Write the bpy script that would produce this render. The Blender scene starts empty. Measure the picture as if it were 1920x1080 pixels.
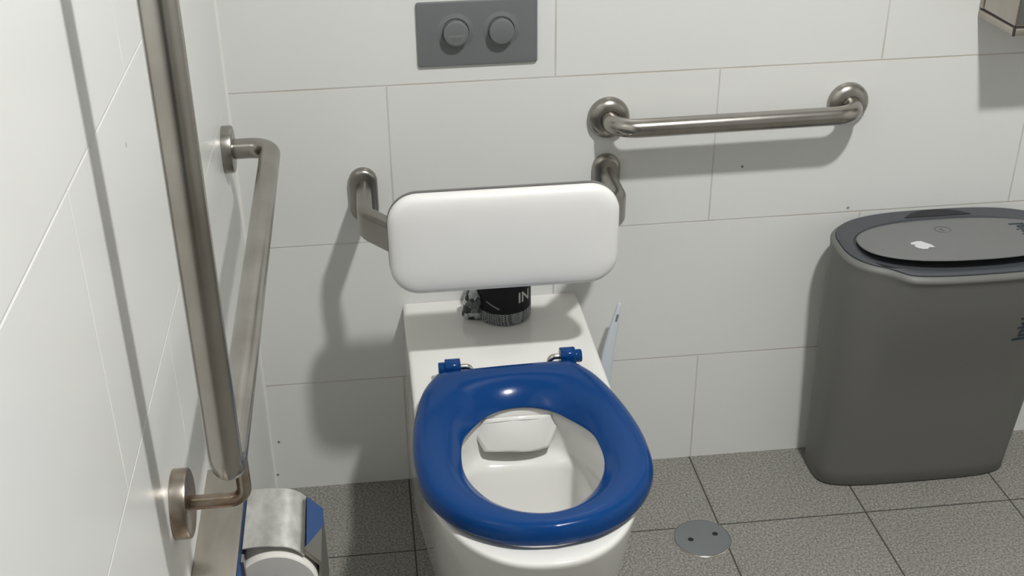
import bpy, bmesh, math, random
from mathutils import Vector, Matrix
random.seed(4)
C = bpy.context.scene.collection
PI = math.pi
V = Vector

# ------------------------------------------------------------------ materials
def new_mat(name):
    m = bpy.data.materials.new(name); m.use_nodes = True
    nt = m.node_tree
    b = nt.nodes['Principled BSDF']
    return m, nt, b

def simple(name, col, rough=0.5, metal=0.0, coat=0.0, noise=0.0, scale=40.0, bump=0.0, spec=0.5):
    m, nt, b = new_mat(name)
    b.inputs['Roughness'].default_value = rough
    b.inputs['Metallic'].default_value = metal
    b.inputs['Coat Weight'].default_value = coat
    b.inputs['Specular IOR Level'].default_value = spec
    tc = nt.nodes.new('ShaderNodeTexCoord')
    nz = nt.nodes.new('ShaderNodeTexNoise'); nz.inputs['Scale'].default_value = scale
    nz.inputs['Detail'].default_value = 4
    nt.links.new(tc.outputs['Object'], nz.inputs['Vector'])
    mx = nt.nodes.new('ShaderNodeMix'); mx.data_type = 'RGBA'
    mx.inputs[6].default_value = tuple(c * (1 - noise) for c in col) + (1,)
    mx.inputs[7].default_value = tuple(min(1, c * (1 + noise)) for c in col) + (1,)
    nt.links.new(nz.outputs['Fac'], mx.inputs[0])
    nt.links.new(mx.outputs[2], b.inputs['Base Color'])
    if bump > 0:
        bp = nt.nodes.new('ShaderNodeBump'); bp.inputs['Strength'].default_value = bump
        bp.inputs['Distance'].default_value = 0.001
        nt.links.new(nz.outputs['Fac'], bp.inputs['Height'])
        nt.links.new(bp.outputs['Normal'], b.inputs['Normal'])
    return m

def mth(nt, op, a, b=None, c=None):
    n = nt.nodes.new('ShaderNodeMath'); n.operation = op
    for i, v in enumerate((a, b, c)):
        if v is None: continue
        if isinstance(v, (int, float)): n.inputs[i].default_value = v
        else: nt.links.new(v, n.inputs[i])
    return n.outputs[0]

def steel(name, col, stain, rough=0.32, stretch=(1, 1, 1), sc=18):
    m, nt, b = new_mat(name)
    b.inputs['Metallic'].default_value = 1.0
    tc = nt.nodes.new('ShaderNodeTexCoord')
    mp = nt.nodes.new('ShaderNodeMapping'); mp.inputs['Scale'].default_value = stretch
    nt.links.new(tc.outputs['Object'], mp.inputs['Vector'])
    n1 = nt.nodes.new('ShaderNodeTexNoise'); n1.inputs['Scale'].default_value = sc; n1.inputs['Detail'].default_value = 6
    n2 = nt.nodes.new('ShaderNodeTexNoise'); n2.inputs['Scale'].default_value = sc * 14; n2.inputs['Detail'].default_value = 3
    nt.links.new(mp.outputs[0], n1.inputs['Vector']); nt.links.new(mp.outputs[0], n2.inputs['Vector'])
    rp = nt.nodes.new('ShaderNodeValToRGB')
    rp.color_ramp.elements[0].position = 0.35; rp.color_ramp.elements[0].color = stain + (1,)
    rp.color_ramp.elements[1].position = 0.62; rp.color_ramp.elements[1].color = col + (1,)
    nt.links.new(n1.outputs['Fac'], rp.inputs[0])
    nt.links.new(rp.outputs[0], b.inputs['Base Color'])
    r = mth(nt, 'MULTIPLY_ADD', n2.outputs['Fac'], 0.05, rough - 0.025)
    nt.links.new(r, b.inputs['Roughness'])
    return m

def wall_material(name, axis, row_x, grout, dirt, marks):
    """white glazed 600x300 tiles in half bond; axis = index of the horizontal coordinate; z rows at .2528 + .3k"""
    m, nt, b = new_mat(name)
    g = nt.nodes.new('ShaderNodeNewGeometry')
    sx = nt.nodes.new('ShaderNodeSeparateXYZ'); nt.links.new(g.outputs['Position'], sx.inputs[0])
    h = sx.outputs[axis]; z = sx.outputs[2]
    zr = mth(nt, 'DIVIDE', mth(nt, 'SUBTRACT', z, 0.2528 - 0.9), 0.3)      # row index + fraction
    row = mth(nt, 'FLOOR', zr)
    fz = mth(nt, 'FRACT', zr)
    odd = mth(nt, 'MODULO', row, 2.0)                                          # row z .2528-.5528 -> 3 -> odd
    off = mth(nt, 'MULTIPLY_ADD', odd, 0.3, row_x)
    fx = mth(nt, 'FRACT', mth(nt, 'ADD', mth(nt, 'DIVIDE', mth(nt, 'SUBTRACT', h, off), 0.6), 20.0))
    dz = mth(nt, 'MULTIPLY', mth(nt, 'MINIMUM', fz, mth(nt, 'SUBTRACT', 1.0, fz)), 0.3)
    dx = mth(nt, 'MULTIPLY', mth(nt, 'MINIMUM', fx, mth(nt, 'SUBTRACT', 1.0, fx)), 0.6)
    d = mth(nt, 'MINIMUM', dz, dx)
    ss = nt.nodes.new('ShaderNodeMapRange'); ss.interpolation_type = 'SMOOTHSTEP'
    ss.inputs['From Min'].default_value = 0.0007; ss.inputs['From Max'].default_value = 0.0021
    nt.links.new(d, ss.inputs['Value'])
    mask = ss.outputs[0]
    nz = nt.nodes.new('ShaderNodeTexNoise'); nz.inputs['Scale'].default_value = 5.0; nz.inputs['Detail'].default_value = 6
    nt.links.new(g.outputs['Position'], nz.inputs['Vector'])
    gr = nt.nodes.new('ShaderNodeValToRGB')
    gr.color_ramp.elements[0].position = 0.38; gr.color_ramp.elements[0].color = dirt + (1,)
    gr.color_ramp.elements[1].position = 0.56; gr.color_ramp.elements[1].color = grout + (1,)
    nt.links.new(nz.outputs['Fac'], gr.inputs[0])
    n2 = nt.nodes.new('ShaderNodeTexNoise'); n2.inputs['Scale'].default_value = 2.2; n2.inputs['Detail'].default_value = 5
    nt.links.new(g.outputs['Position'], n2.inputs['Vector'])
    tile = nt.nodes.new('ShaderNodeMix'); tile.data_type = 'RGBA'
    tile.inputs[6].default_value = (0.735, 0.74, 0.718, 1); tile.inputs[7].default_value = (0.775, 0.78, 0.76, 1)
    nt.links.new(n2.outputs['Fac'], tile.inputs[0])
    mx = nt.nodes.new('ShaderNodeMix'); mx.data_type = 'RGBA'
    nt.links.new(mask, mx.inputs[0]); nt.links.new(gr.outputs[0], mx.inputs[6]); nt.links.new(tile.outputs[2], mx.inputs[7])
    col = mx.outputs[2]
    for (p, rad, c) in marks:                                                   # small chips and spots on the glaze
        vd = nt.nodes.new('ShaderNodeVectorMath'); vd.operation = 'DISTANCE'
        nt.links.new(g.outputs['Position'], vd.inputs[0]); vd.inputs[1].default_value = p
        mr = nt.nodes.new('ShaderNodeMapRange'); mr.inputs['From Min'].default_value = rad * 0.5; mr.inputs['From Max'].default_value = rad
        nt.links.new(vd.outputs['Value'], mr.inputs['Value'])
        k = nt.nodes.new('ShaderNodeMix'); k.data_type = 'RGBA'
        nt.links.new(mr.outputs[0], k.inputs[0]); k.inputs[6].default_value = c + (1,); nt.links.new(col, k.inputs[7])
        col = k.outputs[2]
    nt.links.new(col, b.inputs['Base Color'])
    nt.links.new(mth(nt, 'MULTIPLY_ADD', mask, -0.32, 0.6), b.inputs['Roughness'])
    b.inputs['Specular IOR Level'].default_value = 0.4
    bp = nt.nodes.new('ShaderNodeBump'); bp.inputs['Strength'].default_value = 0.35; bp.inputs['Distance'].default_value = 0.0012
    nt.links.new(mask, bp.inputs['Height']); nt.links.new(bp.outputs[0], b.inputs['Normal'])
    return m

def floor_material():
    m, nt, b = new_mat('speckled_floor_tile')
    g = nt.nodes.new('ShaderNodeNewGeometry')
    sx = nt.nodes.new('ShaderNodeSeparateXYZ'); nt.links.new(g.outputs['Position'], sx.inputs[0])
    def edge(c, o):
        f = mth(nt, 'FRACT', mth(nt, 'ADD', mth(nt, 'DIVIDE', mth(nt, 'SUBTRACT', c, o), 0.3), 40.0))
        return mth(nt, 'MULTIPLY', mth(nt, 'MINIMUM', f, mth(nt, 'SUBTRACT', 1.0, f)), 0.3)
    d = mth(nt, 'MINIMUM', edge(sx.outputs[0], 0.8757), edge(sx.outputs[1], -0.231))
    ss = nt.nodes.new('ShaderNodeMapRange'); ss.interpolation_type = 'SMOOTHSTEP'
    ss.inputs['From Min'].default_value = 0.0009; ss.inputs['From Max'].default_value = 0.0022
    nt.links.new(d, ss.inputs['Value'])
    n1 = nt.nodes.new('ShaderNodeTexNoise'); n1.inputs['Scale'].default_value = 230; n1.inputs['Detail'].default_value = 3
    n1.inputs['Roughness'].default_value = 0.7
    nt.links.new(g.outputs['Position'], n1.inputs['Vector'])
    rp = nt.nodes.new('ShaderNodeValToRGB')
    e = rp.color_ramp.elements
    e[0].position = 0.36; e[0].color = (0.132, 0.127, 0.112, 1)
    e[1].position = 0.68; e[1].color = (0.41, 0.40, 0.36, 1)
    k = e.new(0.5); k.color = (0.245, 0.237, 0.212, 1)
    nt.links.new(n1.outputs['Fac'], rp.inputs[0])
    n2 = nt.nodes.new('ShaderNodeTexNoise'); n2.inputs['Scale'].default_value = 7
    nt.links.new(g.outputs['Position'], n2.inputs['Vector'])
    hv = nt.nodes.new('ShaderNodeMix'); hv.data_type = 'RGBA'; hv.blend_type = 'MULTIPLY'; hv.inputs[0].default_value = 1
    r2 = nt.nodes.new('ShaderNodeValToRGB')
    r2.color_ramp.elements[0].color = (0.88, 0.88, 0.88, 1); r2.color_ramp.elements[1].color = (1.05, 1.05, 1.05, 1)
    nt.links.new(n2.outputs['Fac'], r2.inputs[0])
    nt.links.new(rp.outputs[0], hv.inputs[6]); nt.links.new(r2.outputs[0], hv.inputs[7])
    mx = nt.nodes.new('ShaderNodeMix'); mx.data_type = 'RGBA'
    nt.links.new(ss.outputs[0], mx.inputs[0]); mx.inputs[6].default_value = (0.055, 0.05, 0.045, 1)
    nt.links.new(hv.outputs[2], mx.inputs[7])
    nt.links.new(mx.outputs[2], b.inputs['Base Color'])
    b.inputs['Roughness'].default_value = 0.62
    b.inputs['Specular IOR Level'].default_value = 0.35
    h = mth(nt, 'MULTIPLY_ADD', n1.outputs['Fac'], 0.3, ss.outputs[0])
    bp = nt.nodes.new('ShaderNodeBump'); bp.inputs['Strength'].default_value = 0.5; bp.inputs['Distance'].default_value = 0.001
    nt.links.new(h, bp.inputs['Height']); nt.links.new(bp.outputs[0], b.inputs['Normal'])
    return m

def mesh_pattern(name):
    """black and white woven print"""
    m, nt, b = new_mat(name)
    tc = nt.nodes.new('ShaderNodeTexCoord')
    mp = nt.nodes.new('ShaderNodeMapping'); mp.inputs['Scale'].default_value = (1, 1, 1); mp.inputs['Rotation'].default_value = (0.5, 0.6, 0.7)
    nt.links.new(tc.outputs['Object'], mp.inputs['Vector'])
    ck = nt.nodes.new('ShaderNodeTexChecker'); ck.inputs['Scale'].default_value = 380
    ck.inputs['Color1'].default_value = (0.012, 0.014, 0.016, 1); ck.inputs['Color2'].default_value = (0.34, 0.36, 0.37, 1)
    nt.links.new(mp.outputs[0], ck.inputs['Vector'])
    nt.links.new(ck.outputs[0], b.inputs['Base Color']); b.inputs['Roughness'].default_value = 0.25
    return m

def wrap_material(name):
    m, nt, b = new_mat(name)
    tc = nt.nodes.new('ShaderNodeTexCoord')
    vo = nt.nodes.new('ShaderNodeTexVoronoi'); vo.inputs['Scale'].default_value = 95
    nt.links.new(tc.outputs['Object'], vo.inputs['Vector'])
    rp = nt.nodes.new('ShaderNodeValToRGB')
    e = rp.color_ramp.elements; e[0].position = 0.2; e[0].color = (0.03, 0.034, 0.038, 1); e[1].position = 0.85; e[1].color = (0.62, 0.64, 0.62, 1)
    k = e.new(0.5); k.color = (0.13, 0.14, 0.14, 1)
    sp = nt.nodes.new('ShaderNodeSeparateColor'); nt.links.new(vo.outputs['Color'], sp.inputs[0])
    nt.links.new(sp.outputs[0], rp.inputs[0]); nt.links.new(rp.outputs[0], b.inputs['Base Color'])
    b.inputs['Roughness'].default_value = 0.15
    return m

M = {}
M['ceramic'] = simple('white_ceramic', (0.80, 0.79, 0.755), 0.12, coat=0.3, noise=0.01, scale=3)
M['pad'] = simple('white_vinyl', (0.845, 0.84, 0.82), 0.38, noise=0.012, scale=30)
M['backing'] = simple('dark_grey_backing', (0.17, 0.17, 0.165), 0.5, noise=0.1)
M['seat'] = simple('blue_gloss_plastic', (0.004, 0.046, 0.182), 0.16, noise=0.04, scale=8, spec=0.2)
M['steel'] = steel('tarnished_stainless_tube', (0.44, 0.42, 0.39), (0.34, 0.315, 0.28), 0.25, (1, 1, 1), 9)
M['steel_dark'] = steel('dull_stainless', (0.37, 0.352, 0.32), (0.315, 0.298, 0.268), 0.31, (1, 1, 1), 7)
M['steel_plate'] = steel('scuffed_stainless_sheet', (0.52, 0.48, 0.43), (0.42, 0.385, 0.34), 0.5, (1, 0.3, 1), 30)
M['steel_hood'] = steel('bright_scuffed_stainless', (0.80, 0.79, 0.77), (0.58, 0.57, 0.54), 0.36, (1, 0.6, 1), 60)
M['steel_rod'] = steel('browned_stainless', (0.40, 0.36, 0.31), (0.24, 0.17, 0.115), 0.3, (1, 1, 1), 24)
M['chrome'] = simple('chrome', (0.66, 0.63, 0.58), 0.18, 1.0, noise=0.1)
M['satin'] = simple('satin_grey_metal', (0.185, 0.195, 0.20), 0.42, 0.25, noise=0.03, scale=10)
M['satin_mark'] = simple('etched_mark', (0.27, 0.285, 0.27), 0.6, noise=0.05)
M['bin'] = simple('grey_bin_plastic', (0.150, 0.150, 0.141), 0.5, noise=0.02, scale=12)
M['lid'] = simple('grey_lid_plastic', (0.166, 0.166, 0.166), 0.45, noise=0.02, scale=12)
M['collar'] = simple('slate_collar_plastic', (0.060, 0.066, 0.074), 0.5, noise=0.03)
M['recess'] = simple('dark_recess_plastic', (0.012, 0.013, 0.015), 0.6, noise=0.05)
M['navy'] = simple('navy_print', (0.012, 0.028, 0.045), 0.5, noise=0.05)
M['grey_print'] = simple('grey_print', (0.10, 0.10, 0.10), 0.5, noise=0.05)
M['paper'] = simple('white_paper', (0.62, 0.62, 0.63), 0.8, noise=0.08, scale=120)
M['tissue'] = simple('tissue_paper', (0.68, 0.66, 0.62), 0.9, noise=0.04, scale=90, bump=0.2)
M['tissue_side'] = simple('tissue_edge', (0.38, 0.36, 0.325), 0.9, noise=0.05, scale=90, bump=0.2)
M['black'] = simple('black_film', (0.005, 0.0055, 0.007), 0.5, noise=0.1, spec=0.25)
M['white_print'] = simple('white_print', (0.55, 0.56, 0.55), 0.4, noise=0.03)
M['grey_line'] = simple('grey_line_print', (0.42, 0.42, 0.42), 0.4, noise=0.03)
M['pattern'] = mesh_pattern('black_white_mesh_print')
M['wrap'] = wrap_material('crumpled_printed_film')
M['brush'] = simple('pale_blue_white_plastic', (0.63, 0.68, 0.74), 0.35, noise=0.01)
M['slot'] = simple('slot_shadow_plastic', (0.20, 0.21, 0.22), 0.6, noise=0.02)
M['blue_plastic'] = simple('blue_dispenser_plastic', (0.012, 0.05, 0.16), 0.4, noise=0.12, scale=25)
M['drain'] = simple('grey_drain_plastic', (0.175, 0.19, 0.195), 0.35, 0.2, noise=0.05, scale=30)
M['hole'] = simple('dark_hole', (0.01, 0.01, 0.01), 0.8)
M['silicone'] = simple('white_silicone', (0.80, 0.80, 0.76), 0.5, noise=0.03)
M['ceiling'] = simple('white_paint', (0.60, 0.60, 0.59), 0.8, noise=0.01)
M['paint_wall'] = simple('grey_wall', (0.60, 0.60, 0.59), 0.5, noise=0.01)
M['added_door'] = simple('added_door_dark', (0.075, 0.08, 0.085), 0.5, noise=0.03)  # dark tone of the added door, chosen for the tube's reflection
M['side_wall'] = simple('white_side_wall', (0.76, 0.765, 0.745), 0.4, noise=0.01)
M['dark_seam'] = simple('dark_seam', (0.035, 0.03, 0.027), 0.6, noise=0.1)
M['sheet'] = steel('polished_dispenser_sheet', (0.50, 0.465, 0.42), (0.42, 0.39, 0.35), 0.12, (1, 1, 0.3), 12)
M['cool_steel'] = steel('cool_stainless_sheet', (0.40, 0.41, 0.42), (0.34, 0.345, 0.35), 0.4, (1, 1, 1), 10)
M['wall_back'] = wall_material('white_wall_tile_back', 0, 0.278, (0.61, 0.60, 0.57), (0.52, 0.49, 0.43),
    [((0.935, 0, 0.6605), 0.0032, (0.16, 0.15, 0.14)), ((0.017, 0, 0.118), 0.0035, (0.16, 0.15, 0.14)),
     ((0.007, 0, 0.037), 0.0035, (0.16, 0.15, 0.14)), ((1.153, 0, 0.5615), 0.004, (0.3, 0.29, 0.27))])
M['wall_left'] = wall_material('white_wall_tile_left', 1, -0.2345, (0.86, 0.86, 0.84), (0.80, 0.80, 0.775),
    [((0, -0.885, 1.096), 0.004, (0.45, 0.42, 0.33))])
M['floor'] = floor_material()
mm, nt, b = new_mat('glowing_diffuser')
b.inputs['Base Color'].default_value = (0.9, 0.9, 0.9, 1)
b.inputs['Emission Color'].default_value = (1.0, 0.995, 0.98, 1)
b.inputs['Emission Strength'].default_value = 1115.0
M['glow'] = mm

# ------------------------------------------------------------------ object helpers
WORLD = {}
def obj(name, bm, mat, parent=None, origin=None, smooth=True, ang=35, kind=None):
    """bm is in world coordinates; one mesh object; parts share the origin of their thing unless told otherwise"""
    me = bpy.data.meshes.new(name)
    bmesh.ops.recalc_face_normals(bm, faces=bm.faces)
    o3 = V(origin) if origin is not None else (WORLD[parent.name] if parent else V((0, 0, 0)))
    bmesh.ops.translate(bm, verts=bm.verts, vec=-o3)
    bm.to_mesh(me); bm.free()
    mats = mat if isinstance(mat, (list, tuple)) else [mat]
    for m_ in mats: me.materials.append(m_)
    if smooth:
        for p in me.polygons: p.use_smooth = True
        try: me.set_sharp_from_angle(angle=math.radians(ang))
        except Exception: pass
    o = bpy.data.objects.new(name, me); C.objects.link(o)
    if parent:
        o.parent = parent; o.location = o3 - WORLD[parent.name]
    else: o.location = o3
    WORLD[o.name] = o3.copy()
    if kind: o['kind'] = kind
    return o
def thing(name, label, cat, loc, group=None):
    o = bpy.data.objects.new(name, None); C.objects.link(o)
    o.empty_display_size = 0.05
    o.location = loc; WORLD[o.name] = V(loc)
    o['label'] = label; o['category'] = cat
    if group: o['group'] = group
    return o
def tag(o, label, cat, group=None):
    o['label'] = label; o['category'] = cat
    if group: o['group'] = group
    return o

def add_box(bm, lo, hi, bevel=0.0, seg=3):
    x0, y0, z0 = lo; x1, y1, z1 = hi
    vs = [bm.verts.new(p) for p in ((x0,y0,z0),(x1,y0,z0),(x1,y1,z0),(x0,y1,z0),(x0,y0,z1),(x1,y0,z1),(x1,y1,z1),(x0,y1,z1))]
    fs = [bm.faces.new([vs[i] for i in f]) for f in ((0,3,2,1),(4,5,6,7),(0,1,5,4),(1,2,6,5),(2,3,7,6),(3,0,4,7))]
    if bevel > 0:
        es = list({e for f in fs for e in f.edges})
        bmesh.ops.bevel(bm, geom=es, offset=bevel, segments=seg, profile=0.5, affect='EDGES')
    return bm
def box(lo, hi, bevel=0.0, seg=3):
    return add_box(bmesh.new(), lo, hi, bevel, seg)

def loft(bm, rings, cap0=True, cap1=True, close=True):
    """rings: lists of equal length of points"""
    vr = [[bm.verts.new(p) for p in r] for r in rings]
    n = len(vr[0])
    for a, b_ in zip(vr[:-1], vr[1:]):
        for i in range(n if close else n - 1):
            j = (i + 1) % n
            bm.faces.new((a[i], a[j], b_[j], b_[i]))
    if cap0: bm.faces.new(list(reversed(vr[0])))
    if cap1: bm.faces.new(vr[-1])
    return vr

def fillet(pts, r, n=8):
    """polyline with rounded corners"""
    pts = [V(p) for p in pts]; out = [pts[0]]
    for i in range(1, len(pts) - 1):
        a, b_, c = pts[i-1], pts[i], pts[i+1]
        u = (a - b_).normalized(); w = (c - b_).normalized()
        th = u.angle(w); t = r / math.tan(th / 2)
        cen = b_ + (u + w).normalized() * (r / math.sin(th / 2))
        p0 = b_ + u * t; p1 = b_ + w * t
        d0 = p0 - cen; d1 = p1 - cen; phi = d0.angle(d1); ax = d0.cross(d1).normalized()
        for k in range(n + 1):
            out.append(cen + Matrix.Rotation(phi * k / n, 3, ax) @ d0)
    out.append(pts[-1]); return out

def sweep(bm, path, profile, up=None, cap=True):
    """profile: list of (a, b) in the (side, up) frame carried along the path"""
    path = [V(p) for p in path]; rings = []
    T = [(path[min(i+1, len(path)-1)] - path[max(i-1, 0)]).normalized() for i in range(len(path))]
    if up is None:
        up = V((0, 0, 1)) if abs(T[0].z) < 0.9 else V((0, 1, 0))
    up = (up - T[0] * up.dot(T[0])).normalized()
    for i, p in enumerate(path):
        if i > 0:
            q = T[i-1].rotation_difference(T[i]); up = q @ up
            up = (up - T[i] * up.dot(T[i])).normalized()
        side = T[i].cross(up)
        rings.append([p + side * a + up * b_ for a, b_ in profile])
    loft(bm, rings, cap, cap)
    return bm
def circ(r, n=28): return [(r * math.cos(2*PI*k/n), r * math.sin(2*PI*k/n)) for k in range(n)]
def stadium(w, h, n=10):
    """w across, h tall, round ends"""
    r = w / 2; s = h / 2 - r
    return [(r*math.cos(PI*k/n), s + r*math.sin(PI*k/n)) for k in range(n+1)] + [(r*math.cos(PI+PI*k/n), -s + r*math.sin(PI+PI*k/n)) for k in range(n+1)]
def rrect(w, h, r, n=8):
    out = []
    for cx, cy, a in ((w/2-r, h/2-r, 0), (-w/2+r, h/2-r, PI/2), (-w/2+r, -h/2+r, PI), (w/2-r, -h/2+r, 1.5*PI)):
        for k in range(n+1): out.append((cx + r*math.cos(a+PI/2*k/n), cy + r*math.sin(a+PI/2*k/n)))
    return out

def lathe(bm, prof, origin, axis, n=48):
    """prof: (radius, height) pairs along the axis"""
    q = V((0, 0, 1)).rotation_difference(V(axis).normalized()); o = V(origin)
    rings = []
    for r, h in prof:
        rings.append([o + q @ V((max(r, 1e-5)*math.cos(2*PI*k/n), max(r, 1e-5)*math.sin(2*PI*k/n), h)) for k in range(n)])
    loft(bm, rings, True, True)
    return bm

def text_bm(txt, size, place, depth=0.0006, bold=0.0):
    """place: function (u, v, w) -> world point"""
    cu = bpy.data.curves.new('lettering', 'FONT'); cu.body = txt; cu.size = size; cu.extrude = depth / 2; cu.offset = bold
    cu.resolution_u = 4
    t = bpy.data.objects.new('lettering', cu); C.objects.link(t)
    dg = bpy.context.evaluated_depsgraph_get(); dg.update()
    me = t.evaluated_get(dg).to_mesh()
    bm = bmesh.new(); bm.from_mesh(me)
    t.evaluated_get(dg).to_mesh_clear(); bpy.data.objects.remove(t); bpy.data.curves.remove(cu)
    for v in bm.verts: v.co = place(v.co.x, v.co.y, v.co.z)
    return bm

# ------------------------------------------------------------------ the room
RX, RY, RZ = 2.6, -3.3, 2.65
T = 0.1
obj('wall_back', box((-T, 0, -T), (RX+T, T, RZ+T)), M['wall_back'], kind='structure', smooth=False)
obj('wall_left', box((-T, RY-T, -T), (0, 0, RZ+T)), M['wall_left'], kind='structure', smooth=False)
obj('wall_right', box((RX, RY-T, -T), (RX+T, 0, RZ+T)), M['side_wall'], kind='structure', smooth=False)
obj('wall_front', box((0, RY-T, -T), (RX, RY, RZ+T)), M['paint_wall'], kind='structure', smooth=False)
obj('floor', box((0, RY, -T), (RX, 0, 0)), M['floor'], kind='structure', smooth=False)
obj('ceiling', box((0, RY, RZ), (RX, 0, RZ+T)), M['ceiling'], kind='structure', smooth=False)
dr_ = obj('added_door_1', box((.42, RY + .002, .004), (1.30, RY + .045, 2.10), .003, 2), M['added_door'], kind='structure')  # unseen door, added to give the rail tube a dark band to reflect
bm = sweep(bmesh.new(), fillet([(.49, RY + .044, 1.0), (.49, RY + .10, 1.0), (.63, RY + .10, 1.0)], .015, 6), circ(.010, 16))
obj('added_door_handle', bm, M['steel'], dr_)
# silicone bead down the corner
bm = bmesh.new()
prof = [(0, 0)] + [(0.0045*(1-math.sin(PI/2*k/4)), -0.0045*(1-math.cos(PI/2*k/4))) for k in range(5)]
loft(bm, [[V((a, b_, z)) for a, b_ in prof] for z in (0.0, RZ)])
obj('trim_1', bm, M['silicone'], kind='structure')

# ceiling lamp (out of view, above the room's middle)
LX, LY = 1.007, -1.372
lt = thing('ceiling_light', 'round white ceiling downlight above the middle of the room', 'light', (LX, LY, RZ))
obj('trim_ring', lathe(bmesh.new(), [(.085, 0), (.085, .010), (.075, .016), (.068, .016), (.066, .008), (.001, .008)], (LX, LY, RZ), (0, 0, -1)), M['ceiling'], lt)
obj('diffuser', lathe(bmesh.new(), [(.0655, .0085), (.0655, .0125), (.001, .0125)], (LX, LY, RZ), (0, 0, -1)), M['glow'], lt)

# ------------------------------------------------------------------ flush plate
fp = thing('flush_plate', 'grey rectangular dual flush plate with two round buttons on the back wall', 'flush plate', (0.4405, 0, 0.94))
bm = bmesh.new()
W_, H_ = 0.2095, 0.1125
rings = []
for s, d in ((0, 0), (0, .004), (.0012, .0055), (.004, .006)):
    rings.append([V((0.4405 + a, -d, 0.9402 + b_)) for a, b_ in rrect(W_ - 2*s, H_ - 2*s, 0.0045, 5)])
loft(bm, rings)
obj('plate', bm, M['satin'], fp)
for k, cx in enumerate((0.4025, 0.4815)):
    cz = 0.9445
    bm = lathe(bmesh.new(), [(.035, .0055), (.031, .0062), (.0270, .0073), (.0245, .0079), (.0236, .0079), (.0234, .0045), (.001, .0045)], (cx, 0, cz), (0, -1, 0))
    obj('button_surround', bm, M['satin'], fp)
    bm = lathe(bmesh.new(), [(.0216, .006), (.0216, .0205), (.0205, .0220), (.0185, .0226), (.001, .0226)], (cx, 0, cz), (0, -1, 0))
    bt = obj('button', bm, M['satin'], fp)
    if k == 0:
        bm = bmesh.new()
        pts = [(-.0135 + .027*i/11, -.002) for i in range(12)] + [(.0135*math.cos(-PI*i/15), -.002 + .0135*math.sin(-PI*i/15)) for i in range(1, 15)]
        pts += [(-.0105 + .021*i/9, -.0042) for i in range(10)]
        for u, w in pts:
            add_box(bm, (cx+u-.0007, -.0231, cz+w-.0007), (cx+u+.0007, -.0224, cz+w+.0007))
        obj('half_flush_mark', bm, M['satin_mark'], bt, smooth=False)

# ------------------------------------------------------------------ grab rails
def dome_flange(p, axis, r=0.0385, h=0.019):
    prof = [(r, 0.0), (r, .003)] + [(r - .0205*(1-math.cos(PI/2*k/8))*1.0, .003 + (h-.003)*math.sin(PI/2*k/8)) for k in range(1, 9)] + [(.0172, h-.001)]
    return lathe(bmesh.new(), prof, p, axis)
def disc_flange(p, axis, r=0.0395, h=0.017):
    prof = [(r-.0008, 0), (r, .0008), (r, h-.003), (r-.0009, h-.0009), (r-.003, h), (.01, h)]
    return lathe(bmesh.new(), prof, p, axis)

gr = thing('grab_rail', 'horizontal stainless steel grab rail with two round wall flanges on the back wall', 'grab rail', (0.9, 0, 0.775), 'stainless steel grab rails')
d0 = 0.067
bm = sweep(bmesh.new(), fillet([(0.676, -0.001, 0.773), (0.676, -d0, 0.773), (1.123, -d0, 0.776), (1.123, -0.001, 0.776)], 0.043, 12), circ(0.0168))
obj('bar', bm, M['steel'], gr)
for x, z in ((0.676, .773), (1.123, .776)):
    obj('wall_flange', dome_flange((x, 0, z), (0, -1, 0)), M['steel_dark'], gr)

sr = thing('grab_rail', 'long stainless steel L-shaped grab rail rising up the left wall', 'grab rail', (0, -0.6, 0.8), 'stainless steel grab rails')
hx = 0.078
bm = sweep(bmesh.new(), fillet([(0.001, -0.128, 0.80), (hx, -0.128, 0.80), (hx, -1.052, 0.80), (hx+.002, -1.05, 1.62), (0.001, -1.05, 1.62)], 0.034, 12), circ(0.0170))
obj('bar', bm, M['steel'], sr)
for p in ((0, -0.128, .80), (0, -1.05, 1.62)):
    obj('wall_flange', disc_flange(p, (1, 0, 0)), M['steel_dark'], sr)
bk = obj('support_bracket', sweep(bmesh.new(), fillet([(0.001, -0.956, 0.70), (hx, -0.956, 0.70), (hx, -0.956, 0.786)], 0.017, 10), circ(0.0082, 20)), M['steel_rod'], sr)
obj('bracket_flange', disc_flange((0, -0.956, 0.70), (1, 0, 0), 0.0395, 0.018), M['steel_rod'], bk)

# ------------------------------------------------------------------ backrest
br = thing('backrest', 'white padded toilet backrest on bent stainless steel arms above the pan', 'backrest', (0.4495, 0, 0.65))
px_, pz_, pw, ph, PY = 0.4535, 0.666, 0.3830, 0.178, -0.277
bm = bmesh.new(); rings = []
for s, y in ((.006, .0275), (.0015, .0255), (0, .022), (0, .016), (.0015, .0105), (.005, .0065), (.012, .0035), (.024, .0015), (.045, .0005), (.075, 0)):
    r = max(.050 - s, .012)
    rings.append([V((px_ + a, PY + y, pz_ + b_)) for a, b_ in rrect(pw - 2*s, ph - 2*s, r, 10)])
loft(bm, rings)
obj('pad', bm, M['pad'], br, ang=60)
bm = bmesh.new()
loft(bm, [[V((px_ + a, PY + y, pz_ + b_)) for a, b_ in rrect(pw + g_, ph + g_, .052, 10)] for y, g_ in ((.0315, .0), (.031, .0016), (.0283, .0016), (.0272, .0008))])
obj('backing_board', bm, M['backing'], br)
ax0, ax1, az = 0.2255, 0.6745, 0.651
ay = PY + .0465
bm = sweep(bmesh.new(), fillet([(ax0, -.001, az), (ax0, -.128, az), (ax0 + .075, ay, az), (ax1 - .075, ay, az), (ax1, -.128, az), (ax1, -.001, az)], .050, 12), stadium(.027, .062))
obj('arm_tube', bm, M['steel_dark'], br, ang=60)
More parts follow.
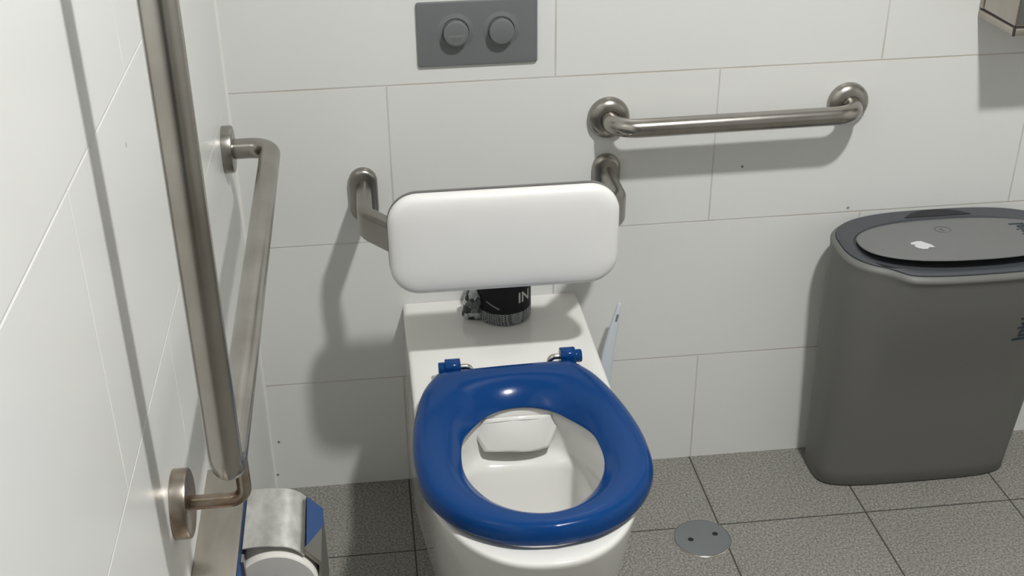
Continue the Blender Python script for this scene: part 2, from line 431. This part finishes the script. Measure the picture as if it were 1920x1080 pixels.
for x in (ax0, ax1):
    bm = bmesh.new(); rings = []
    for s, y in ((0, 0), (0, -.006), (.0015, -.010), (.005, -.0135), (.009, -.0145)):
        rings.append([V((x + a, y, az + b_)) for a, b_ in stadium(.052 - 2*s, .105 - 2*s, 12)])
    loft(bm, rings)
    obj('mounting_plate', bm, M['steel_dark'], br, ang=60)

# ------------------------------------------------------------------ toilet
CX = 0.4545
tl = thing('toilet', 'white floor-standing toilet pan with an open blue ring seat against the back wall', 'toilet', (CX, -0.4, 0))
# outline of the rim, counter-clockwise from the back right corner's neighbour
def pan_outline(n_side=16, n_front=52, n_back=14):
    hw, ys, yf = 0.1700, -0.505, -0.786
    L = []
    for k in range(n_back): L.append((hw - 2*hw*k/n_back, 0.0))            # back edge, right to left
    for k in range(n_side): L.append((-hw, ys*k/n_side))
    for k in range(n_front + 1):
        a = PI + PI*k/n_front
        c, s = math.cos(a), math.sin(a); e = 2/2.25
        L.append((hw*math.copysign(abs(c)**e, c), ys + (ys - yf)*math.copysign(abs(s)**e, s)))
    for k in range(1, n_side): L.append((hw, ys*(1 - k/n_side)))
    return L
OUT = pan_outline()
def sstep(t): t = max(0, min(1, t)); return t*t*(3-2*t)
def pan_level(z, inset=0.0):
    u = 1 - z/0.417
    fy = 1 - 0.24*u**1.15
    res = []
    for x, y in OUT:
        f = sstep(-y/0.6)
        k = 1 - (0.20*u)*f + 0.03*u*(1-f)
        xx, yy = x*k, y*fy
        if inset: xx *= 1 - inset/0.17; yy = yy*(1 - inset/0.786)
        res.append(V((CX + xx, min(yy, -.0005), z)))
    return res
BCY = -0.578
def bowl_ring(a, bb, bf, z, dy=0.0, n=2.2):
    res = []
    for x, y in OUT:
        th = math.atan2(y - BCY, x)
        c, s = math.cos(th), math.sin(th)
        b_ = bb if s > 0 else bf
        rr = (abs(c/a)**n + abs(s/b_)**n) ** (-1/n)
        res.append(V((CX + rr*c, BCY + dy + rr*s, z)))
    return res
bm = bmesh.new()
rings = [pan_level(z) for z in (0.0, .004, .05, .10, .15, .20, .25, .30, .34, .37, .39, .403, .409)]
rings += [pan_level(.4135, .0015), pan_level(.4162, .0045), pan_level(.417, .009)]
rings += [bowl_ring(.139, .196, .172, .417, 0, 2.1), bowl_ring(.135, .192, .167, .4155, 0, 2.1), bowl_ring(.132, .189, .164, .411, 0, 2.1), bowl_ring(.131, .188, .163, .40, 0, 2.1),
          bowl_ring(.130, .185, .162, .375, 0, 2.1), bowl_ring(.127, .180, .160, .357, 0, 2.15), bowl_ring(.122, .172, .156, .348, 0, 2.3), bowl_ring(.115, .158, .150, .343, 0, 2.7),
          bowl_ring(.106, .142, .143, .338, 0, 3.6), bowl_ring(.101, .133, .138, .328, 0, 4.6), bowl_ring(.097, .122, .130, .30, 0, 5.0),
          bowl_ring(.090, .095, .115, .25, 0, 5.0), bowl_ring(.080, .068, .098, .20, -.005, 4.5), bowl_ring(.066, .05, .08, .16, -.01, 3.5), bowl_ring(.052, .042, .06, .12, -.02, 2.6), bowl_ring(.03, .03, .03, .10, -.02, 2.0)]
loft(bm, rings)
obj('pan', bm, M['ceramic'], tl, ang=50)
# flush deflector under the back of the rim
bm = bmesh.new()
N = 25
def dfl(yt, yb, zt, zb, wt, wb, bul):
    top, bot = [], []
    for i in range(N):
        t = -1 + 2*i/(N-1)
        e = abs(t)**6
        top.append(V((CX - .004 + t*wt, yt - bul*(1-t*t), zt + .013*(1-t*t) - .001*e)))
        bot.append(V((CX - .004 - t*wb, yb - bul*(1-t*t)*.45 - .004, zb + .0016*math.sin(t*PI*1.1) + .0022*e)))
    return top + bot
loft(bm, [dfl(-.386, -.388, .375, .350, .080, .064, .006), dfl(-.397, -.421, .4015, .3600, .0800, .0560, .012), dfl(-.4005, -.4285, .4040, .3620, .0790, .0545, .014), dfl(-.4025, -.4315, .4030, .3650, .0765, .0515, .0145), dfl(-.4045, -.432, .3995, .3690, .0715, .0485, .0145)])
obj('flush_deflector', bm, M['ceramic'], tl, ang=40)

# ------ seat
def crom(P, n=7):
    out = []
    for i in range(len(P)-1):
        p0 = P[max(i-1, 0)]; p1 = P[i]; p2 = P[i+1]; p3 = P[min(i+2, len(P)-1)]
        for k in range(n):
            t = k/n
            out.append(tuple(.5*((2*p1[j]) + (-p0[j]+p2[j])*t + (2*p0[j]-5*p1[j]+4*p2[j]-p3[j])*t*t + (-p0[j]+3*p1[j]-3*p2[j]+p3[j])*t**3) for j in (0, 1)))
    out.append(P[-1]); return out
half = [(.108, -.3015), (.1165, -.3045), (.1235, -.312), (.147, -.355), (.1655, -.42), (.177, -.49), (.1805, -.555), (.1735, -.622), (.149, -.676), (.109, -.719), (.058, -.747), (.0, -.756)]
R_ = crom(half)
back = [(.108*(1 - k/8), -.3015 + .0015*0) for k in range(1, 8)]
rightside = list(reversed(back)) + R_[:-1]
seat_out = [(0, -.3015)] + rightside + [(0, -.756)] + [(-x, y) for x, y in reversed(rightside)]
SCX, SCY, ROT = CX + .003, -.565, 0.045
def srot(x, y):
    dx, dy = x, y - SCY
    return (SCX + dx*math.cos(ROT) - dy*math.sin(ROT), SCY + dx*math.sin(ROT) + dy*math.cos(ROT))
def hole_pt(x, y):
    th = math.atan2(y - SCY, x)
    c, s = math.cos(th), math.sin(th); bb, n = (.172, 2.12) if s > 0 else (.1335, 1.88)
    rr = (abs(c/.1085)**n + abs(s/bb)**n) ** (-1/n)
    return rr*c, SCY + rr*s
bm = bmesh.new()
prof = [(0.03, .4245), (0.0, .4275), (-.008, .4325), (0.0, .4400), (.025, .4460), (.07, .4510), (.14, .4548), (.24, .4568), (.36, .4572), (.48, .4560), (.58, .4534), (.67, .4496), (.75, .4446), (.83, .4382), (.90, .4315), (.96, .4250), (.99, .4215), (1.0, .4195), (.985, .4180), (.93, .4190), (.8, .4245), (.5, .4245)]
rings = []
for t, z in prof:
    ring = []
    for x, y in seat_out:
        hx_, hy_ = hole_pt(x, y)
        zz = z
        if len(rings) >= 8 and t > .85:                      # the ring dips more at the back than at the sides and front
            zz = .4572 - (.4572 - z)*(1 - .45*sstep((-.43 - hy_)/.10))
        elif 8 <= len(rings) < 16:
            zz = .4572 - (.4572 - z)*(1 - .45*sstep((-.43 - hy_)/.10))
        ox, oy = srot(x, y); X, Y = ox + (SCX + hx_ - ox)*t, oy + (hy_ - oy)*t; ring.append(V((X, Y, zz)))
    rings.append(ring)
rings.append(rings[0])
vr = [[bm.verts.new(p) for p in r] for r in rings[:-1]]
n_ = len(vr[0])
for a in range(len(vr)):
    b2 = (a+1) % len(vr)
    for i in range(n_):
        j = (i+1) % n_
        bm.faces.new((vr[a][i], vr[a][j], vr[b2][j], vr[b2][i]))
seat = obj('seat', bm, M['seat'], tl, ang=70)
seat['label'] = 'open blue plastic seat ring'
for sx in (-1, 1):
    x0 = SCX + sx*.1005; y0 = -.2905 + sx*.006
    bm = bmesh.new()
    # knuckle block on the seat's back corner and its outer cap
    rings = []
    for s, dx in ((.0015, -.0135), (0, -.012), (0, .0115), (.001, .013)):
        rings.append([V((x0 + sx*dx, y0 + a*(1-s*40), .4435 + b_*(1-s*40))) for a, b_ in rrect(.027, .034, .009, 5)])
    loft(bm, rings)
    hb = obj('hinge_block', bm, M['seat'], seat, ang=50)
    bm = lathe(bmesh.new(), [(.0115, 0), (.0115, .010), (.0105, .0118), (.006, .0122)], (x0 + sx*.0125, y0, .4455), (sx, 0, 0), 24)
    obj('hinge_cap', bm, M['seat'], hb)
    xi = x0 - sx*.030
    bm = sweep(bmesh.new(), fillet([(x0 - sx*.012, y0, .447), (xi, y0, .447), (xi - sx*.006, y0 - .004, .4165)], .010, 8), circ(.0052, 16))
    lathe(bm, [(.0105, 0), (.0105, .0025), (.0085, .004)], (xi - sx*.006, y0 - .004, .417), (0, 0, 1), 24)
    obj('hinge_pin', bm, M['chrome'], seat)

# ------------------------------------------------------------------ wrapped canister on the pan
KX, KY, KZ = .4730, -.0670, .4175
kn = thing('canister', 'small black canister in crumpled printed film standing on the pan under the backrest', 'canister', (KX, KY, KZ))
obj('base_band', lathe(bmesh.new(), [(.0475, 0), (.0505, .003), (.0515, .010), (.0515, .026)], (KX, KY, KZ), (0, 0, 1), 56), M['pattern'], kn)
can = obj('canister_body', lathe(bmesh.new(), [(.0512, .026), (.0512, .098), (.049, .101), (.02, .102)], (KX, KY, KZ), (0, 0, 1), 56), M['black'], kn)
def on_can(a0, zb):
    def f(u, v, w):
        a = a0 + u/.0514
        r = .0514 + w
        return V((KX + r*math.sin(a), KY - r*math.cos(a), KZ + zb + v))
    return f
obj('print', text_bm('IN', .030, on_can(.42, .046), bold=.0004), M['white_print'], can, smooth=False)
bm = bmesh.new()
for i in range(16):
    a = -.75 + i*.034
    h0 = .054 - i*.0012
    add_box(bm, (0, 0, 0), (.001, .0004, .0022))
    vs = bm.verts[-8:] if False else None
bm.free(); bm = bmesh.new()
f = on_can(0, 0)
for i in range(14):
    u0 = -.040 + i*.0019; z0 = .0475 - i*.0009
    q = [bm.verts.new(f(u0 + du, z0 + dv, .0004)) for du, dv in ((0, 0), (.0013, 0), (.0013, .0026), (0, .0026))]
    bm.faces.new(q)
obj('small_print', bm, M['grey_line'], can, smooth=False)
# crumpled film tail to the left
bm = bmesh.new()
bmesh.ops.create_icosphere(bm, subdivisions=4, radius=1.0)
rnd = random.Random(9)
dirs = [(V((rnd.uniform(-1, 1), rnd.uniform(-1, 1), rnd.uniform(-1, 1))).normalized(), rnd.uniform(.72, 1.02)) for _ in range(26)]
for v in bm.verts:
    n = v.co.normalized()
    k = min([1.15] + [d_/max(n.dot(dd), 1e-3) for dd, d_ in dirs if n.dot(dd) > 0.05])
    v.co = V((KX - .0575 + n.x*k*.025, KY - .004 + n.y*k*.026, max(KZ + .0005, KZ + .030 + n.z*k*.040)))
obj('film_tail', bm, M['wrap'], kn, ang=12)

# ------------------------------------------------------------------ toilet brush
tb = thing('toilet_brush', 'pale plastic toilet brush handle leaning behind the right side of the pan', 'toilet brush', (.668, -.055, 0))
rings = []
for (x, y, z, w, d_) in ((.671, -.062, .03, .012, .006), (.671, -.062, .20, .0125, .006), (.6735, -.060, .27, .0128, .0062), (.678, -.058, .305, .0118, .006), (.686, -.055, .350, .0090, .0052), (.6935, -.052, .385, .0064, .0046), (.6985, -.050, .405, .0049, .004), (.6995, -.050, .411, .0042, .0036), (.7000, -.050, .4135, .002, .002)):
    tilt = .22
    rings.append([V((x + a*w*math.cos(tilt), y + b_*d_, z - a*w*math.sin(tilt))) for a, b_ in [(math.copysign(abs(math.cos(t))**.7, math.cos(t)), math.copysign(abs(math.sin(t))**.7, math.sin(t))) for t in [2*PI*k/20 for k in range(20)]]])
bm = bmesh.new(); loft(bm, rings)
hd = obj('handle', bm, M['brush'], tb)
bm = bmesh.new()
loft(bm, [[V((.6938 + a*math.cos(.24) + b_*math.sin(.24), y, .3845 - a*math.sin(.24) + b_*math.cos(.24))) for a, b_ in stadium(.0042, .0165, 6)] for y in (-.0545, -.0574)])
obj('hanging_slot', bm, M['slot'], hd)
obj('holder', lathe(bmesh.new(), [(.030, 0), (.031, .004), (.034, .13), (.033, .132), (.031, .13), (.028, .01), (.002, .008)], (.671, -.062, 0), (0, 0, 1), 32), M['brush'], tb)

# ------------------------------------------------------------------ sanitary bin
BX = 1.315
sb = thing('sanitary_bin', 'grey plastic sanitary bin with a leaf-shaped lid standing on the floor at right', 'bin', (BX, -.08, 0))
NB = 96
def sup(cx, cy, a, bb, bf, n, z, bump=0.0, na=None):
    r_ = []
    for k in range(NB):
        t = 2*PI*k/NB
        c, s = math.cos(t), math.sin(t); e = 2/n
        x = cx + a*math.copysign(abs(c)**e, c)
        y = cy + (bb if s > 0 else bf)*math.copysign(abs(s)**e, s)
        if bump and s < 0:
            u = abs(x - cx)
            y -= bump * (1 - sstep((u - .125)/.045))
        r_.append(V((x, y, z)))
    return r_
def bin_ring(t, z, ins=0.0, bump=0.0):
    n = 4.2 - 1.4*t
    return sup(BX, -.078 - .036*t, .203 + .021*t - ins, .072 + .0395*t - ins, .072 + .048*t - ins, n, z, bump)
def bump_at(z): return .018 * sstep((z - .22)/.27)
def bin_tilt(rs):
    for r in rs:
        for p in r: p.z += .019 * max(0, (p.y + .25)/.25)
bm = bmesh.new()
rings = [bin_ring(0, 0, .004), bin_ring(.0, .004)]
for k in range(1, 13):
    t = k/13; rings.append(bin_ring(t**1.15, .505*t, 0, bump_at(.505*t)))
rings += [bin_ring(.985, .505, 0, .018), bin_ring(1, .517, 0, .020), bin_ring(1.0, .5195, -.0014, .021), bin_ring(1.0, .5225, -.0016, .021), bin_ring(1, .5255, .000, .021), bin_ring(1, .5295, .0045, .021), bin_ring(1, .5302, .0062, .021), bin_ring(1, .5275, .0070, .021)]
bin_tilt(rings[-6:])
loft(bm, rings)
body = obj('body', bm, M['bin'], sb, ang=50)
LA, LB, LCY = .196, .0965, -.1425
bm = bmesh.new()
rings = [bin_ring(1, .5270, .0069, .021), bin_ring(1, .5330, .0069, .021), bin_ring(1, .5345, .0085, .0205), sup(BX, LCY, LA+.004, LB+.003, LB+.004, 2.35, .5365), sup(BX, LCY, LA+.002, LB+.001, LB+.002, 2.35, .5365), sup(BX, LCY, LA, LB, LB, 2.35, .534)]
bin_tilt(rings)
loft(bm, rings, True, True)
obj('collar', bm, M['collar'], sb, ang=40)
# finger recess in the collar behind the lid
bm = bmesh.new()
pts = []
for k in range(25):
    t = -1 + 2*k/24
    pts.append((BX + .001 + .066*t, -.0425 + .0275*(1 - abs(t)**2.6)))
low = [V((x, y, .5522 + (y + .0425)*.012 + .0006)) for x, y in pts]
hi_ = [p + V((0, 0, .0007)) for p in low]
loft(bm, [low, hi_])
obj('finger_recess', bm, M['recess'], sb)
bm = bmesh.new()
def lid_ring(ins, z, tilt=.004):
    r_ = sup(BX, LCY, LA - .003 - ins, LB - .003 - ins, LB - .003 - ins, 2.35, z)
    for p in r_: p.z += tilt * (-(p.y - LCY)/LB + .3)
    return r_
rings = [lid_ring(.001, .5490), lid_ring(0, .5495), lid_ring(.0, .5508), lid_ring(.0015, .5520), lid_ring(.005, .5526), lid_ring(.03, .5533), lid_ring(.07, .5538)]
loft(bm, rings)
lid = obj('lid', bm, M['lid'], sb, ang=40)
obj('lid_hinge_block', box((BX-.10, -.20, .535), (BX+.10, -.07, .5505)), M['recess'], sb, smooth=False)
def lz(y): return .5538 + .004 * (-(y - LCY)/LB + .3) + .0002
# circular mark, torn sticker, lettering on the lid
bm = bmesh.new()
ix, iy = 1.298, -.1035
for r0, r1 in ((.0135, .0152),):
    o_, i_ = [], []
    for k in range(40):
        t = 2*PI*k/40
        o_.append(V((ix + r1*math.cos(t), iy + r1*math.sin(t), lz(iy + r1*math.sin(t)))))
        i_.append(V((ix + r0*math.cos(t), iy + r0*math.sin(t), lz(iy + r0*math.sin(t)))))
    loft(bm, [o_, i_], False, False)
obj('round_mark', bm, M['grey_print'], lid, smooth=False)
bm = text_bm('S', .020, lambda u, v, w: V((ix - .0068 + u, iy - .0075 + v, lz(iy + v) + w)), .0003)
obj('round_mark', bm, M['grey_print'], lid, smooth=False)
sx_, sy_ = 1.2300, -.168
poly = [(-.017, .013), (-.004, .0185), (.005, .0185), (.0095, .010), (.0165, .001), (.0185, -.012), (.008, -.0105), (.003, -.017), (-.006, -.0175), (-.0145, -.009), (-.0165, -.001), (-.010, .0045), (-.0185, .0055)]
bm = bmesh.new()
bm_b = [V((sx_ + a, sy_ + b_, lz(sy_ + b_))) for a, b_ in poly]
loft(bm, [bm_b, [p + V((0, 0, .0003)) for p in bm_b]])
stk = obj('torn_sticker', bm, M['paper'], lid, smooth=False)
# lettering runs front to back, tops of the letters to the left
bm = text_bm('Initial', .040, lambda u, v, w: V((1.4575 - v, -.181 + u, lz(-.181 + u) + w)), .0004, .0006)
obj('lid_lettering', bm, M['navy'], lid, smooth=False)
def front_y(x, z):
    t = (max(0, min(.505, z))/.505)**1.15
    n = 4.2 - 1.4*t
    a = .203 + .021*t; bf = .072 + .048*t; cy = -.078 - .036*t
    return cy - bf*(max(0, 1 - (abs(x-BX)/a)**n))**(1/n) - bump_at(z)*(1 - sstep((abs(x-BX) - .125)/.045))
def body_letters(u, v, w):
    x = 1.440 - v; z = .366 + u
    return V((x, front_y(x, z) - .0006 - w, z))
bm = text_bm('Initial', .040, body_letters, .0006, .0007)
obj('body_lettering', bm, M['navy'], body, smooth=False)

# ------------------------------------------------------------------ towel dispenser, top right
td = thing('towel_dispenser', 'stainless steel paper dispenser box high on the back wall, cut by the photo edge', 'dispenser', (1.48, 0, .925))
X0, X1, Y1, Z0, Z1 = 1.346, 1.62, -.131, .925, 1.27
bm = box((X0, Y1, Z0), (X1, 0, Z0 + .013), .0015, 2)
obj('base_tray', bm, M['steel_plate'], td)
bm = box((X0+.003, Y1+.003, Z0 + .013), (X1-.003, -.001, Z0 + .0165))
add_box(bm, (X0 - .0006, Y1 - .0006, Z0), (X0 + .003, Y1 + .003, Z0 + .018))
obj('seam', bm, M['dark_seam'], td, smooth=False)
bm = box((X0+.001, Y1+.001, Z0 + .0165), (X1-.001, -.013, Z1), .002, 3)
obj('cover', bm, M['sheet'], td)
bm = box((X0, -.0125, Z0 + .0165), (X1, 0, Z1), .001, 2)
obj('back_frame', bm, M['steel_plate'], td)
bm = box((X0+.004, Y1-.0005, Z0 + .020), (X1-.004, Y1+.004, Z1-.004), .0012, 2)
obj('front_door', bm, M['cool_steel'], td)

# ------------------------------------------------------------------ floor drain cover
DX, DY = .832, -.268
dr = thing('drain_cover', 'round grey floor drain cover with two small holes right of the toilet', 'drain cover', (DX, DY, 0))
bm = lathe(bmesh.new(), [(.0565, .0), (.0565, .0012), (.0555, .002), (.0548, .002), (.0545, .0005)], (DX, DY, 0), (0, 0, 1), 56)
obj('outer_ring', bm, M['chrome'], dr)
bm = lathe(bmesh.new(), [(.0540, 0), (.0540, .002), (.0530, .0030), (.0505, .0034), (.001, .0034)], (DX, DY, 0), (0, 0, 1), 56)
dp = obj('cover_disc', bm, M['drain'], dr)
for x, y in ((.8085, -.2720), (.8595, -.2615)):
    obj('lifting_hole', lathe(bmesh.new(), [(.0055, .003), (.0055, .0037), (.004, .0037)], (x, y, 0), (0, 0, 1), 20), M['hole'], dp)

# ------------------------------------------------------------------ toilet roll dispenser on the left wall
tr = thing('toilet_roll_holder', 'stainless steel toilet roll dispenser with curved hood and blue plastic on left wall', 'toilet roll holder', (0, -.95, .50))
bm = box((0.0, -1.22, .42), (.053, -.728, .582), .002, 2)
obj('mounting_case', bm, M['steel_plate'], tr)
bm = box((.0532, -1.20, .43), (.0575, -.770, .584), .0008, 2)
ch = obj('back_plate', bm, M['blue_plastic'], tr); ch['label'] = 'blue plastic back plate'
bm = bmesh.new()
pts = [(.1310, .583), (.1495, .5615), (.1505, .5580), (.1505, .460), (.1465, .460), (.1465, .556), (.1290, .578)]
loft(bm, [[V((a, y, b_)) for a, b_ in pts] for y in (-.806, -.909)])
obj('side_guard', bm, M['steel_dark'], tr, smooth=False)
bm = bmesh.new()
q4 = [(.1318, -.808, .5836), (.1503, -.808, .5622), (.1506, -.842, .5618), (.1330, -.903, .5822)]
nrm = V((.757, 0, .653))
loft(bm, [[V(p) + nrm*.0003 for p in q4], [V(p) + nrm*.0012 for p in q4]])
o = obj('blue_tab', bm, M['blue_plastic'], tr, smooth=False); o['label'] = 'blue plastic tab on the side guard'
# hood: sheet that runs flat, then rolls over towards the room
prof = [(.0590, .5935), (.075, .5945), (.088, .5945), (.100, .5928)]
for k in range(1, 9):
    a = PI/2 - k*(PI/3.3)/8
    prof.append((.0985 + .0400*math.cos(a), .5535 + .0393*math.sin(a)))
bm = bmesh.new(); ring = []
inner = [(x - .0012*(i/len(prof)), z - .0014) for i, (x, z) in enumerate(prof)]
sec = prof + list(reversed(inner))
loft(bm, [[V((x, y, z)) for x, z in sec] for y in (-.798, -.912)])
obj('hood', bm, M['steel_hood'], tr, ang=30)
bm = bmesh.new()
lathe(bm, [(.010, 0), (.010, .104)], (.0945, -.816, .5345), (0, -1, 0), 20)
add_box(bm, (.0577, -.930, .560), (.0610, -.915, .588))
obj('spindle', bm, M['steel_dark'], tr)

rl = thing('toilet_roll', 'white toilet roll on the holder by the left wall, end facing forward', 'toilet roll', (.0945, -.87, .4845))
bm = bmesh.new()
q0 = (.0945, -.820, .5345)
prof = [(.0200, 0), (.0485, 0), (.0500, .0015), (.0500, .0985), (.0485, .100), (.0200, .100), (.0200, 0)]
n = 56; vr = []
for r, h in prof[:-1]:
    vr.append([bm.verts.new((q0[0] + r*math.cos(2*PI*k/n), q0[1] - h, q0[2] + r*math.sin(2*PI*k/n))) for k in range(n)])
for a in range(len(vr)):
    b2 = (a+1) % len(vr)
    for i in range(n):
        j = (i+1) % n; bm.faces.new((vr[a][i], vr[a][j], vr[b2][j], vr[b2][i]))
obj('paper', bm, M['tissue'], rl, ang=40)
bm = bmesh.new(); vr = []
for r, h in ((.0199, .0005), (.0199, .0995), (.0186, .0995), (.0186, .0005)):
    vr.append([bm.verts.new((q0[0] + r*math.cos(2*PI*k/n), q0[1] - h, q0[2] + r*math.sin(2*PI*k/n))) for k in range(n)])
for a in range(4):
    b2 = (a+1) % 4
    for i in range(n):
        j = (i+1) % n; bm.faces.new((vr[a][i], vr[a][j], vr[b2][j], vr[b2][i]))
obj('core', bm, M['tissue_side'], rl)

# ------------------------------------------------------------------ camera
cam = bpy.data.cameras.new('camera')
co = bpy.data.objects.new('camera', cam); C.objects.link(co)
f_px, ppx, ppy = 2268.23, 909.83, 597.18
cam.sensor_fit = 'HORIZONTAL'; cam.sensor_width = 36.0
cam.lens = f_px / 1920 * 36
cam.shift_x = (960 - ppx) / 1920
cam.shift_y = (ppy - 540) / 1920
cam.clip_start = 0.02
p_, y_, r_ = 0.5092 , 0.0973, -0.0214
p_ = math.radians(29.17221779); y_ = math.radians(5.57279334); r_ = math.radians(-1.22873504)
F = V((math.sin(y_)*math.cos(p_), math.cos(y_)*math.cos(p_), -math.sin(p_)))
R0 = V((math.cos(y_), -math.sin(y_), 0)); U0 = R0.cross(F)
Rr = R0*math.cos(r_) + U0*math.sin(r_); Uu = -R0*math.sin(r_) + U0*math.cos(r_)
mt = Matrix((Rr, Uu, -F)).transposed().to_4x4()
mt.translation = V((0.2429, -2.0606, 1.5281))
co.matrix_world = mt
sc = bpy.context.scene
sc.camera = co

w = bpy.data.worlds.new('world'); sc.world = w; w.use_nodes = True
w.node_tree.nodes['Background'].inputs[0].default_value = (0.8, 0.8, 0.8, 1)
w.node_tree.nodes['Background'].inputs[1].default_value = 0.2
sc.view_settings.view_transform = 'Standard'; sc.view_settings.look = 'None'
sc.view_settings.gamma = 1.0; sc.view_settings.use_curve_mapping = False
sc.view_settings.exposure = 0.0
